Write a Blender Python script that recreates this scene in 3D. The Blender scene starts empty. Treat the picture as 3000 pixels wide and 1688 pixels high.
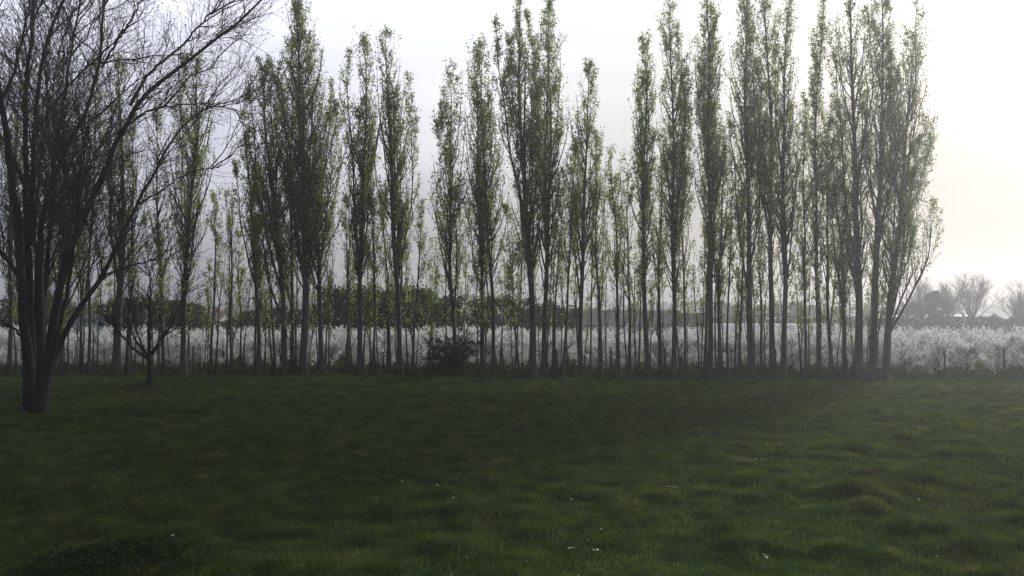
import bpy, math, random
import numpy as np
from mathutils import Vector

random.seed(7)
C = bpy.context.scene.collection
F = 2497.0                      # focal length in photo pixels (3000 wide)
EYE = 3.0
PITCH = math.atan((915 - 844) / F)
SUN_AZ, SUN_EL = math.radians(38), math.radians(21)
SUN_DIR = Vector((math.sin(SUN_AZ) * math.cos(SUN_EL), math.cos(SUN_AZ) * math.cos(SUN_EL), math.sin(SUN_EL)))

def at(px, py, Y):
    """world point at depth Y seen at photo pixel (px, py)"""
    x, y = (px - 1500) / F, (844 - py) / F
    c, s = math.cos(PITCH), math.sin(PITCH)
    d = (x, c - s * y, s + c * y)
    k = Y / d[1]
    return np.array((d[0] * k, Y, EYE + d[2] * k))

# ------------------------------------------------------------------ materials
def new_mat(name):
    m = bpy.data.materials.new(name); m.use_nodes = True
    nt = m.node_tree
    for n in list(nt.nodes): nt.nodes.remove(n)
    out = nt.nodes.new('ShaderNodeOutputMaterial')
    return m, nt, out

def N(nt, kind, **kw):
    n = nt.nodes.new(kind)
    for k, v in kw.items():
        if k.startswith('i_'): n.inputs[int(k[2:])].default_value = v
        else: setattr(n, k, v)
    return n

def ramp(nt, fac, stops, interp='LINEAR'):
    r = nt.nodes.new('ShaderNodeValToRGB'); r.color_ramp.interpolation = interp
    e = r.color_ramp.elements
    while len(e) > 1: e.remove(e[-1])
    e[0].position = stops[0][0]; e[0].color = (*stops[0][1], 1)
    for p, c in stops[1:]:
        k = e.new(p); k.color = (*c, 1)
    nt.links.new(fac, r.inputs[0])
    return r.outputs[0]

def leaf_mat(name, stops, trans=0.45, tint=(1.1, 1.15, 0.6), patch=0.8, rnd=0.6, pk=0.9):
    m, nt, out = new_mat(name)
    g = nt.nodes.new('ShaderNodeNewGeometry'); tc = nt.nodes.new('ShaderNodeTexCoord')
    nz = N(nt, 'ShaderNodeTexNoise'); nz.inputs['Scale'].default_value = patch
    nt.links.new(tc.outputs['Object'], nz.inputs['Vector'])
    mx = N(nt, 'ShaderNodeMath', operation='MULTIPLY_ADD'); mx.inputs[1].default_value = rnd
    nt.links.new(g.outputs['Random Per Island'], mx.inputs[0])
    ad = N(nt, 'ShaderNodeMath', operation='MULTIPLY_ADD'); ad.inputs[1].default_value = pk; ad.inputs[2].default_value = .5 * (1 - rnd) + .05 - .5 * pk; nz.inputs['Detail'].default_value = 4; nz.inputs['Roughness'].default_value = .62
    nt.links.new(nz.outputs['Fac'], ad.inputs[0]); nt.links.new(ad.outputs[0], mx.inputs[2])
    col = ramp(nt, mx.outputs[0], stops)
    d = nt.nodes.new('ShaderNodeBsdfDiffuse'); nt.links.new(col, d.inputs[0])
    t = nt.nodes.new('ShaderNodeBsdfTranslucent')
    tm = N(nt, 'ShaderNodeMix', data_type='RGBA', blend_type='MULTIPLY'); tm.inputs[0].default_value = 1
    nt.links.new(col, tm.inputs[6]); tm.inputs[7].default_value = (*tint, 1)
    nt.links.new(tm.outputs[2], t.inputs[0])
    s = nt.nodes.new('ShaderNodeMixShader'); s.inputs[0].default_value = trans
    nt.links.new(d.outputs[0], s.inputs[1]); nt.links.new(t.outputs[0], s.inputs[2])
    nt.links.new(s.outputs[0], out.inputs[0])
    return m

def bark_mat(name, stops, scale=(9, 9, 1.6), bump=0.5, rough=0.9):
    m, nt, out = new_mat(name)
    tc = nt.nodes.new('ShaderNodeTexCoord'); mp = nt.nodes.new('ShaderNodeMapping')
    mp.inputs['Scale'].default_value = scale
    nt.links.new(tc.outputs['Object'], mp.inputs['Vector'])
    nz = N(nt, 'ShaderNodeTexNoise'); nz.inputs['Scale'].default_value = 1.6; nz.inputs['Detail'].default_value = 6
    nt.links.new(mp.outputs[0], nz.inputs['Vector'])
    col = ramp(nt, nz.outputs['Fac'], stops)
    b = nt.nodes.new('ShaderNodeBsdfPrincipled'); b.inputs['Roughness'].default_value = rough
    b.inputs['Specular IOR Level'].default_value = 0.2
    nt.links.new(col, b.inputs['Base Color'])
    bp = nt.nodes.new('ShaderNodeBump'); bp.inputs['Strength'].default_value = bump; bp.inputs['Distance'].default_value = 0.03
    nt.links.new(nz.outputs['Fac'], bp.inputs['Height']); nt.links.new(bp.outputs[0], b.inputs['Normal'])
    nt.links.new(b.outputs[0], out.inputs[0])
    return m

def paint_mat(name, a, b_, scale=3.0, rough=0.7, bump=0.1):
    m, nt, out = new_mat(name)
    tc = nt.nodes.new('ShaderNodeTexCoord')
    nz = N(nt, 'ShaderNodeTexNoise'); nz.inputs['Scale'].default_value = scale; nz.inputs['Detail'].default_value = 5
    nt.links.new(tc.outputs['Object'], nz.inputs['Vector'])
    col = ramp(nt, nz.outputs['Fac'], [(0.3, a), (0.7, b_)])
    b = nt.nodes.new('ShaderNodeBsdfPrincipled'); b.inputs['Roughness'].default_value = rough
    nt.links.new(col, b.inputs['Base Color'])
    bp = nt.nodes.new('ShaderNodeBump'); bp.inputs['Strength'].default_value = bump
    nt.links.new(nz.outputs['Fac'], bp.inputs['Height']); nt.links.new(bp.outputs[0], b.inputs['Normal'])
    nt.links.new(b.outputs[0], out.inputs[0])
    return m

M = {}
M['poplar_bark'] = bark_mat('poplar bark', [(0.3, (0.05, 0.045, 0.037)), (0.5, (0.085, 0.08, 0.068)), (0.7, (0.13, 0.12, 0.10))])
M['dark_bark'] = bark_mat('dark bark', [(0.32, (0.016, 0.014, 0.014)), (0.5, (0.034, 0.030, 0.030)), (0.7, (0.066, 0.058, 0.053))], scale=(18, 18, 3.2), bump=1.0)
M['fine_twig'] = bark_mat('fine twig', [(0.3, (0.045, 0.037, 0.038)), (0.7, (0.085, 0.07, 0.068))], scale=(3, 3, 3), bump=0)
M['twig'] = bark_mat('twig bark', [(0.3, (0.05, 0.042, 0.036)), (0.7, (0.10, 0.085, 0.07))], scale=(3, 3, 3), bump=0)
M['poplar_leaf'] = leaf_mat('poplar leaf', [(0.0, (0.15, 0.19, 0.085)), (0.45, (0.21, 0.255, 0.115)), (0.75, (0.26, 0.305, 0.13)), (1.0, (0.31, 0.33, 0.14))], trans=.66, tint=(1.1, 1.15, .75))
M['bud'] = leaf_mat('bud', [(0.0, (0.05, 0.04, 0.032)), (1.0, (0.11, 0.085, 0.06))], trans=0.2, tint=(1, 1, 1))
M['blossom'] = leaf_mat('blossom', [(0.0, (0.62, 0.63, 0.61)), (0.5, (0.75, 0.76, 0.75)), (1.0, (0.83, 0.84, 0.83))], trans=0.5, tint=(1, 1, 0.97))
M['young_leaf'] = leaf_mat('young leaf', [(0.0, (0.06, 0.085, 0.03)), (1.0, (0.13, 0.15, 0.05))], trans=0.4)
M['evergreen'] = leaf_mat('evergreen leaf', [(0.0, (0.022, 0.034, 0.018)), (0.6, (0.036, 0.05, 0.025)), (1.0, (0.055, 0.07, 0.03))], trans=0.15)
M['shrub_leaf'] = leaf_mat('shrub leaf', [(0.0, (0.025, 0.045, 0.025)), (0.6, (0.04, 0.062, 0.034)), (1.0, (0.06, 0.085, 0.04))], trans=0.25)
M['brown_hedge'] = leaf_mat('brown hedge', [(0.0, (0.032, 0.029, 0.020)), (0.6, (0.046, 0.042, 0.026)), (1.0, (0.07, 0.068, 0.034))], trans=0.2)
M['olive_leaf'] = leaf_mat('olive leaf', [(0.0, (0.055, 0.06, 0.03)), (0.6, (0.08, 0.085, 0.04)), (1.0, (0.11, 0.115, 0.045))], trans=0.3)
M['grass'] = leaf_mat('grass blade', [(0.0, (0.017, 0.034, 0.012)), (0.3, (0.044, 0.070, 0.027)), (0.55, (0.070, 0.104, 0.042)), (0.8, (0.106, 0.134, 0.057)), (1.0, (0.20, 0.175, 0.10))], trans=0.4, tint=(1.1, 1.15, 0.6), patch=1.9, rnd=0.3, pk=1.9)
M['brush'] = leaf_mat('brush', [(0.0, (0.03, 0.035, 0.02)), (0.6, (0.05, 0.052, 0.03)), (1.0, (0.075, 0.075, 0.04))], trans=0.2)
M['weed'] = leaf_mat('weed leaf', [(0.0, (0.018, 0.032, 0.018)), (0.7, (0.03, 0.05, 0.026)), (1.0, (0.05, 0.07, 0.035))], trans=0.2)
M['petal'] = paint_mat('petal', (0.55, 0.53, 0.48), (0.75, 0.73, 0.68), 20)
M['stick'] = paint_mat('pale stick', (0.42, 0.33, 0.25), (0.6, 0.52, 0.42), 15)
M['post'] = bark_mat('weathered post', [(0.3, (0.05, 0.046, 0.04)), (0.7, (0.11, 0.10, 0.09))], scale=(20, 20, 2), bump=0.3)
M['wire'] = paint_mat('galvanised wire', (0.16, 0.16, 0.16), (0.25, 0.25, 0.25), 8, 0.5)
M['film'] = paint_mat('white film', (0.42, 0.44, 0.46), (0.58, 0.58, 0.58), 0.8, 0.35)
M['brown_roof'] = paint_mat('brown roof', (0.045, 0.033, 0.028), (0.075, 0.054, 0.045), 1.2)
M['red_roof'] = paint_mat('red tile', (0.12, 0.065, 0.048), (0.19, 0.10, 0.075), 3)
M['grey_wall'] = paint_mat('grey wall', (0.17, 0.19, 0.21), (0.24, 0.26, 0.28), 0.7)
M['pale_wall'] = paint_mat('pale wall', (0.14, 0.13, 0.135), (0.20, 0.19, 0.19), 0.9)
M['blue_paint'] = paint_mat('blue paint', (0.05, 0.07, 0.12), (0.08, 0.11, 0.18), 2)
M['rust'] = paint_mat('rust', (0.20, 0.09, 0.05), (0.32, 0.15, 0.08), 6)
M['dark_glass'] = paint_mat('dark glass', (0.03, 0.035, 0.04), (0.05, 0.055, 0.06), 2, 0.15)

# ground: grass sward over earth, brown and yellow patches
def ground_mat():
    m, nt, out = new_mat('meadow')
    tc = nt.nodes.new('ShaderNodeTexCoord')
    def noise(scale, det=4):
        n = N(nt, 'ShaderNodeTexNoise'); n.inputs['Scale'].default_value = scale; n.inputs['Detail'].default_value = det
        nt.links.new(tc.outputs['Object'], n.inputs['Vector']); return n.outputs['Fac']
    fine, mid, big = noise(28, 5), noise(1.6, 4), noise(0.22, 3)
    c1 = ramp(nt, fine, [(0.3, (0.022, 0.040, 0.013)), (0.55, (0.042, 0.070, 0.024)), (0.75, (0.068, 0.102, 0.035))])
    c2 = ramp(nt, mid, [(0.35, (0.55, 0.55, 0.55)), (0.6, (1, 1, 1))])
    mul = N(nt, 'ShaderNodeMix', data_type='RGBA', blend_type='MULTIPLY'); mul.inputs[0].default_value = 0.6
    nt.links.new(c1, mul.inputs[6]); nt.links.new(c2, mul.inputs[7])
    f = ramp(nt, big, [(0.5, (0, 0, 0)), (0.68, (0.7, 0.7, 0.7))])
    br = N(nt, 'ShaderNodeMix', data_type='RGBA', blend_type='MIX')
    nt.links.new(f, br.inputs[0]); nt.links.new(mul.outputs[2], br.inputs[6]); br.inputs[7].default_value = (0.048, 0.046, 0.022, 1)
    # ground colour turns yellower in a strip under and behind the trees
    sx = nt.nodes.new('ShaderNodeSeparateXYZ'); nt.links.new(tc.outputs['Object'], sx.inputs[0])
    ma = N(nt, 'ShaderNodeMath', operation='MULTIPLY_ADD'); ma.inputs[1].default_value = 0.075
    nt.links.new(sx.outputs[0], ma.inputs[0]); nt.links.new(sx.outputs[1], ma.inputs[2])
    mr = N(nt, 'ShaderNodeMapRange'); mr.inputs[1].default_value = 39.2; mr.inputs[2].default_value = 40.6
    nt.links.new(ma.outputs[0], mr.inputs[0])
    yl = N(nt, 'ShaderNodeMix', data_type='RGBA', blend_type='MIX')
    nt.links.new(mr.outputs[0], yl.inputs[0]); nt.links.new(br.outputs[2], yl.inputs[6]); yl.inputs[7].default_value = (0.058, 0.07, 0.024, 1)
    d = nt.nodes.new('ShaderNodeBsdfDiffuse'); nt.links.new(yl.outputs[2], d.inputs[0])
    bp = nt.nodes.new('ShaderNodeBump'); bp.inputs['Strength'].default_value = 0.7; bp.inputs['Distance'].default_value = 0.05
    nt.links.new(fine, bp.inputs['Height']); nt.links.new(bp.outputs[0], d.inputs['Normal'])
    nt.links.new(d.outputs[0], out.inputs[0])
    return m
M['ground'] = ground_mat()

# ------------------------------------------------------------------ mesh helpers (all pieces are numpy arrays)
class MB:
    """collects verts + faces of one mesh object"""
    def __init__(s): s.v = []; s.f = []; s.n = 0
    def add(s, v, f, mi=0):
        v = np.asarray(v, float).reshape(-1, 3); f = np.asarray(f, int)
        s.v.append(v); s.f.append((f + s.n, mi)); s.n += len(v); return s
    def build(s, name, mats, parent=None, smooth=True, loc=None):
        if not isinstance(mats, (list, tuple)): mats = [mats]
        V = np.concatenate(s.v); me = bpy.data.meshes.new(name)
        loops = np.concatenate([f.ravel() for f, _ in s.f])
        sizes = np.concatenate([np.full(len(f), f.shape[1]) for f, _ in s.f])
        mi = np.concatenate([np.full(len(f), k) for f, k in s.f])
        me.vertices.add(len(V)); me.vertices.foreach_set('co', V.ravel().astype(np.float32))
        me.loops.add(len(loops)); me.loops.foreach_set('vertex_index', loops.astype(np.int32))
        me.polygons.add(len(sizes))
        st = np.concatenate([[0], np.cumsum(sizes)[:-1]])
        me.polygons.foreach_set('loop_start', st.astype(np.int32)); me.polygons.foreach_set('loop_total', sizes.astype(np.int32))
        me.polygons.foreach_set('material_index', mi.astype(np.int32))
        me.polygons.foreach_set('use_smooth', np.full(len(sizes), smooth))
        for m in mats: me.materials.append(m)
        me.update(calc_edges=True); me.validate()
        o = bpy.data.objects.new(name, me); C.objects.link(o)
        if parent is not None: o.parent = parent
        if loc is not None: o.location = loc
        return o

def unit(a): return a / np.maximum(np.linalg.norm(a, axis=-1, keepdims=True), 1e-9)

def tubes(P, R, sides=5, cap=True):
    """P (n,k,3) centre lines, R (n,k) radii -> verts, quads"""
    P = np.asarray(P, float); R = np.asarray(R, float)
    n, k, _ = P.shape
    T = np.empty_like(P); T[:, 1:-1] = P[:, 2:] - P[:, :-2]; T[:, 0] = P[:, 1] - P[:, 0]; T[:, -1] = P[:, -1] - P[:, -2]
    T = unit(T)
    mean = unit(P[:, -1] - P[:, 0])
    ref = np.where(np.abs(mean[:, 2:3]) > 0.7, np.array([[1.0, 0, 0]]), np.array([[0, 0, 1.0]]))[:, None, :]
    U = unit(np.cross(T, np.broadcast_to(ref, T.shape))); W = np.cross(T, U)
    a = np.arange(sides) * 2 * math.pi / sides
    V = P[:, :, None, :] + R[:, :, None, None] * (U[:, :, None, :] * np.cos(a)[None, None, :, None] + W[:, :, None, :] * np.sin(a)[None, None, :, None])
    idx = np.arange(n * k * sides).reshape(n, k, sides)
    A = idx[:, :-1]; B = idx[:, 1:]
    q = np.stack([A, np.roll(A, -1, 2), np.roll(B, -1, 2), B], -1).reshape(-1, 4)
    return V.reshape(-1, 3), q

def leaves(P, size, rng, aspect=0.7, droop=0.0):
    """diamond leaf quads at points P, random orientation"""
    n = len(P); s = np.broadcast_to(size, (n,))[:, None]
    a = unit(rng.normal(size=(n, 3)) + np.array([0, 0, droop])); b = unit(np.cross(a, rng.normal(size=(n, 3))))
    c = np.cross(a, b)
    v = np.stack([P - a * s * .5, P + b * s * .5 * aspect + c * s * .08, P + a * s * .5, P - b * s * .5 * aspect + c * s * .08], 1).reshape(-1, 3)
    return v, np.arange(n * 4).reshape(n, 4)

def lerp_poly(P, s):
    """point + tangent at parameter s (m,) on polylines P (m,k,3)"""
    k = P.shape[1]; u = np.clip(s, 0, 0.9999) * (k - 1); i = u.astype(int); w = (u - i)[:, None]
    r = np.arange(len(P)); a = P[r, i]; b = P[r, i + 1]
    return a * (1 - w) + b * w, unit(b - a)

def box(x0, x1, y0, y1, z0, z1):
    v = [(x0, y0, z0), (x1, y0, z0), (x1, y1, z0), (x0, y1, z0), (x0, y0, z1), (x1, y0, z1), (x1, y1, z1), (x0, y1, z1)]
    return v, [(0, 3, 2, 1), (4, 5, 6, 7), (0, 1, 5, 4), (1, 2, 6, 5), (2, 3, 7, 6), (3, 0, 4, 7)]

def thing(name, label, cat, loc, group=None, rz=0):
    o = bpy.data.objects.new(name, None); o.empty_display_size = 0.3; C.objects.link(o)
    o.location = loc; o.rotation_euler = (0, 0, rz)
    o['label'] = label; o['category'] = cat
    if group: o['group'] = group
    return o

def tag(o, label=None, cat=None, group=None, kind=None):
    if label: o['label'] = label
    if cat: o['category'] = cat
    if group: o['group'] = group
    if kind: o['kind'] = kind
    return o

def dup(root, loc, rz, label=None, scale=None):
    r = root.copy(); C.objects.link(r); r.location = loc; r.rotation_euler = (0, 0, rz)
    if label: r['label'] = label
    if scale: r.scale = (scale, scale, scale)
    for ch in root.children:
        c = ch.copy(); C.objects.link(c); c.parent = r
    return r

# value noise
def vnoise(x, y, cell, seed):
    r = np.random.default_rng(seed); g = r.random((512, 512))
    u, v = x / cell + 200.3, y / cell + 101.7
    i, j = np.floor(u).astype(int), np.floor(v).astype(int); fu, fv = u - i, v - j
    fu = fu * fu * (3 - 2 * fu); fv = fv * fv * (3 - 2 * fv)
    a = g[i % 512, j % 512]; b = g[(i + 1) % 512, j % 512]; c = g[i % 512, (j + 1) % 512]; d = g[(i + 1) % 512, (j + 1) % 512]
    return (a * (1 - fu) + b * fu) * (1 - fv) + (c * (1 - fu) + d * fu) * fv

def ground_z(x, y):
    x = np.asarray(x, float); y = np.asarray(y, float)
    fade = np.clip((60 - np.hypot(x * 0.8, y)) / 20, 0, 1)
    z = (vnoise(x, y, 7, 1) - .5) * .22 + (vnoise(x, y, 2.3, 2) - .5) * .12
    t = vnoise(x, y * 1.15, .44, 3) * (.35 + .65 * vnoise(x, y, 1.5, 4)); u = vnoise(x, y * 1.15, .85, 15)
    z = z + np.clip(t - .26, 0, 1) * .23 + np.clip(u - .55, 0, 1) * .11 + (vnoise(x, y, .22, 5) - .5) * .05
    z = z - .10 * np.exp(-((x - 2.16) / .5) ** 2 - ((y - 10.7) / .32) ** 2)
    row = np.clip((np.abs(y + .075 * x - 39.5) - .6) / 2.5, 0, 1)     # calmer where the trees stand
    return z * fade * (0.35 + .65 * row)

# ------------------------------------------------------------------ ground sheet
def axis(lo, hi, step, ext_lo, ext_hi):
    c = np.arange(lo, hi, step)
    def out(n, start, end): return start + (end - start) * (np.arange(1, n + 1) / n) ** 2.4
    return np.concatenate([out(26, lo, ext_lo)[::-1], c, out(26, hi, ext_hi)])
gx, gy = axis(-36, 36, .14, -400, 400), axis(3, 48, .12, -60, 400)
X, Y = np.meshgrid(gx, gy)
Z = ground_z(X, Y)
idx = np.arange(X.size).reshape(X.shape)
gb = MB().add(np.stack([X, Y, Z], -1), np.stack([idx[:-1, :-1], idx[:-1, 1:], idx[1:, 1:], idx[1:, :-1]], -1).reshape(-1, 4))
tag(gb.build('ground', M['ground']), kind='structure')

# grass blades: one object
def grass():
    r = np.random.default_rng(11); mb = MB()
    for y0, y1, dens, w, h in ((6.5, 13, 1200, .010, .085), (13, 20, 760, .013, .085), (20, 29, 420, .017, .085), (29, 38.6, 230, .024, .08)):
        hw = y1 * .72 + 2
        n = int(dens * (y1 - y0) * 2 * hw)
        x, y = r.uniform(-hw, hw, n), r.uniform(y0, y1, n)
        k = np.abs(x) < y * .66 + 2.0
        t = vnoise(x, y * 1.15, .44, 3) * .55 + vnoise(x, y, 1.5, 4) * .3 + vnoise(x, y * 1.15, .85, 15) * .35
        k &= r.random(n) < .35 + t
        k &= (((x - 2.16) / .42) ** 2 + ((y - 10.72) / .3) ** 2 > 1) | (r.random(n) < .25)    # thin grass in a hollow
        x, y, t = x[k], y[k], t[k]; n = len(x)
        z = ground_z(x, y)
        hh = h * (.35 + 1.0 * t + .45 * r.random(n) ** 2)
        a = r.uniform(0, 2 * math.pi, n); ln = r.normal(0, .55, (n, 2)) * hh[:, None]
        b = np.stack([x, y, z - .01], -1); d = np.stack([np.cos(a), np.sin(a), 0 * a], -1) * (w * r.uniform(.6, 1.3, n) * .5)[:, None]
        mid = b + np.concatenate([ln * .3, (hh * .62)[:, None]], 1); tip = b + np.concatenate([ln, hh[:, None]], 1)
        v = np.stack([b - d, b + d, mid + d * .7, mid - d * .7, tip], 1).reshape(-1, 3)
        o = np.arange(n)[:, None] * 5
        mb.add(v, np.concatenate([o + [0, 1, 2, 3]], 0)); 
        mb.f.append(((np.concatenate([o + [3, 2, 4]], 0) + mb.n - len(v)), 0))
    o = mb.build('meadow_grass', M['grass']); tag(o, kind='stuff')
grass()

# ------------------------------------------------------------------ poplars
def row_y(px): return 40.3 - 3.0 * (px - 600) / 2000

def make_poplar(px, w, tx, ty, hw, cby, leaders, dens, dy, label, seed, name='poplar_tree', cat='poplar', group='poplars in the row', leafy=1.0):
    rng = np.random.default_rng(seed)
    Yd = row_y(px) + dy
    bx = (px - 1500) / F * Yd / (math.cos(PITCH) - math.sin(PITCH) * (844 - 1108) / F)
    base = np.array((bx, Yd, float(ground_z(bx, Yd))))
    top = at(tx, ty, Yd) - base
    sc = Yd / F
    H = top[2]; W = hw * sc * 1.22; zb = max(.6, at(px, cby, Yd)[2]); r0 = w * sc * .5
    root = thing(name, label, cat, base, group)
    # axes: trunk and its co-leaders
    def wav(k, amp):
        t = np.linspace(0, 1, k); o = np.zeros((k, 2))
        for fq in (1.3, 2.7, 5.1): o += amp / fq * np.sin(t[:, None] * fq * math.pi + rng.uniform(0, 6.28, 2)[None, :])
        return (o - o[0]) * t[:, None] ** .5
    k = 22; t = np.linspace(0, 1, k); z = -.12 + (H + .12) * t ** 1.15
    tz = np.clip(z / H, 0, 1)
    P = np.zeros((k, 3)); P[:, 2] = z; P[:, 0] = top[0] * tz ** 1.25
    P[:, 1] = rng.normal(0, .25) * tz
    P[:, :2] += wav(k, .012 * H)
    R = r0 * (.06 + .94 * (1 - tz) ** .85) * (1 + .6 * np.exp(-np.maximum(z, 0) / .4)) * .88
    axes = [(P, R, H, 1.0)]
    tr = MB(); v, f = tubes(P[None], R[None], 9)
    ang = np.tile(np.arange(9) / 9 * 6.283, k)
    hz = np.repeat(z, 9); lump = 1 + .10 * np.sin(ang * 2 + seed) * np.exp(-hz / 1.2) + .05 * np.sin(ang * 3 + hz * 2.1)
    cen = np.repeat(P, 9, 0); v = cen + (v - cen) * lump[:, None]
    tr.add(v, f)
    fan = px == 2594                           # the row's end tree fans out from low down
    if w >= 14 and not fan:                                # a full-grown tree carries a few lower spires of its own
        for _ in range(2 + (rng.random() < .5)):
            q = rng.uniform(.5, .9); leaders = leaders + [(px + (tx - px) * q ** 1.25 + rng.choice((-1, 1)) * hw * rng.uniform(.3, .75), 1100 + (ty - 1100) * q)]
    nl = len(leaders)
    for lx, ly in leaders:
        lt = at(lx, ly, Yd) - base; zf = max(zb * .8, lt[2] * rng.uniform(.24, .5)) if not fan else rng.uniform(1.6, 3.6)
        s = np.linspace(0, 1, 14); i = np.interp(zf, z, np.arange(k)); p0 = np.array([np.interp(zf, z, P[:, j]) for j in range(3)])
        L = np.zeros((14, 3)); L[:, 2] = zf + (lt[2] - zf) * s
        e = 1 - (1 - s) ** (2.4 if not fan else 1.35)
        yoff = rng.normal(0, .55)
        L[:, 0] = p0[0] + (lt[0] - p0[0]) * e; L[:, 1] = p0[1] + yoff * e
        L[:, :2] += wav(14, .012 * H)
        rl = np.interp(zf, z, R) * (rng.uniform(.35, .62) if not fan else rng.uniform(.22, .36))
        RL = rl * (.08 + .92 * (1 - s) ** .85)
        axes.append((L, RL, lt[2], .85)); v, f = tubes(L[None], RL[None], 6); tr.add(v, f)
    tr.build('trunk', M['poplar_bark'], root)
    # branches, twigs, leaves
    B, BR, TT, ZA = [], [], [], []
    for (A, RA, Ht, ws) in axes:
        z0 = max(zb, A[0, 2] + .3); span = Ht - z0
        n = max(6, int(dens * 5.7 * span * (1 if ws == 1 else .72)))
        zz = z0 + span * np.sort(rng.random(n)) ** .95 * .985
        tt = (zz - z0) / span
        st = np.stack([np.interp(zz, A[:, 2], A[:, j]) for j in range(3)], -1)
        prof = np.clip(.42 + tt * 2.0, 0, 1) * np.clip(1 - tt ** 1.7, 0, 1) ** .85 + .06
        wob = .72 + .56 * vnoise(zz * 1.0, np.zeros(n) + seed, 1.1, seed % 97)
        reach = W * (1.0 if ws == 1 else .6) * prof * wob * rng.uniform(.45, 1.3, n) + .06
        rise = reach * rng.uniform(1.5, 3.0, n) + rng.uniform(.2, .7, n)
        lng = rng.random(n) < .14; rise = np.where(lng & (tt < .6), rise * 1.5 + rng.uniform(.5, 1.8, n), rise)
        rise = np.minimum(rise, (Ht + .25 - zz) * rng.uniform(.85, 1.1, n) + .12)
        a = rng.uniform(0, 2 * math.pi, n); d = np.stack([np.cos(a), np.sin(a), 0 * a], -1)
        s = np.linspace(0, 1, 6)
        br = st[:, None] + d[:, None] * (reach[:, None] * (1 - (1 - s) ** 1.9))[..., None]
        br[:, :, 2] += rise[:, None] * s ** 1.1
        br += rng.normal(0, .025, br.shape) * s[None, :, None]
        rb = np.minimum(np.interp(zz, A[:, 2], RA) * .5, .006 + .011 * rise)[:, None] * (1 - .8 * s)[None]
        B.append(br); BR.append(rb); TT.append(tt); ZA.append(zz / H)
    B = np.concatenate(B); BR = np.concatenate(BR); TT = np.concatenate(TT); ZA = np.concatenate(ZA)
    cr = MB(); v, f = tubes(B, np.maximum(BR, .0045), 4); cr.add(v, f, 0)
    nt_ = 4; m = len(B) * nt_; pi = np.repeat(np.arange(len(B)), nt_)
    s0 = rng.uniform(.15, .95, m); st, tg = lerp_poly(B[pi], s0)
    a = rng.uniform(0, 2 * math.pi, m); d = np.stack([np.cos(a), np.sin(a), 0 * a], -1)
    blen = np.linalg.norm(B[pi, -1] - B[pi, 0], axis=1)
    l = np.clip(blen * rng.uniform(.15, .45, m), .12, .8)
    s = np.linspace(0, 1, 4)
    tw = st[:, None] + d[:, None] * (l[:, None] * .42 * (1 - (1 - s) ** 1.8))[..., None] + tg[:, None] * (l[:, None] * .35 * s)[..., None]
    tw[:, :, 2] += l[:, None] * .55 * s ** 1.1
    v, f = tubes(tw, np.broadcast_to(.0055 * (1 - .6 * s), (m, 4)), 3); cr.add(v, f, 0)
    # leaves follow the shoots, sparse low down, dense towards the tips
    wgt = np.clip((ZA - .10) / .38, .28, 1.0) * (1 - .3 * np.clip((TT - .8) / .2, 0, 1)) * leafy
    cl = .2 + 1.5 * rng.random(len(B)); nb = rng.poisson(10.5 * wgt * cl); q = np.repeat(np.arange(len(B)), nb)
    pts1, _ = lerp_poly(B[q], rng.uniform(.25, 1, len(q)))
    nb = rng.poisson(11 * wgt[pi] * cl[pi]); q = np.repeat(np.arange(m), nb)
    pts2, _ = lerp_poly(tw[q], rng.uniform(.1, 1.02, len(q)))
    pts = np.concatenate([pts1, pts2])
    if len(pts):
        pts += rng.normal(0, .06, pts.shape)
        v, f = leaves(pts, rng.uniform(.05, .11, len(pts)), rng, .8); cr.add(v, f, 1)
    cr.build('crown', [M['twig'], M['poplar_leaf']], root, smooth=False)
    return root

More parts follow.
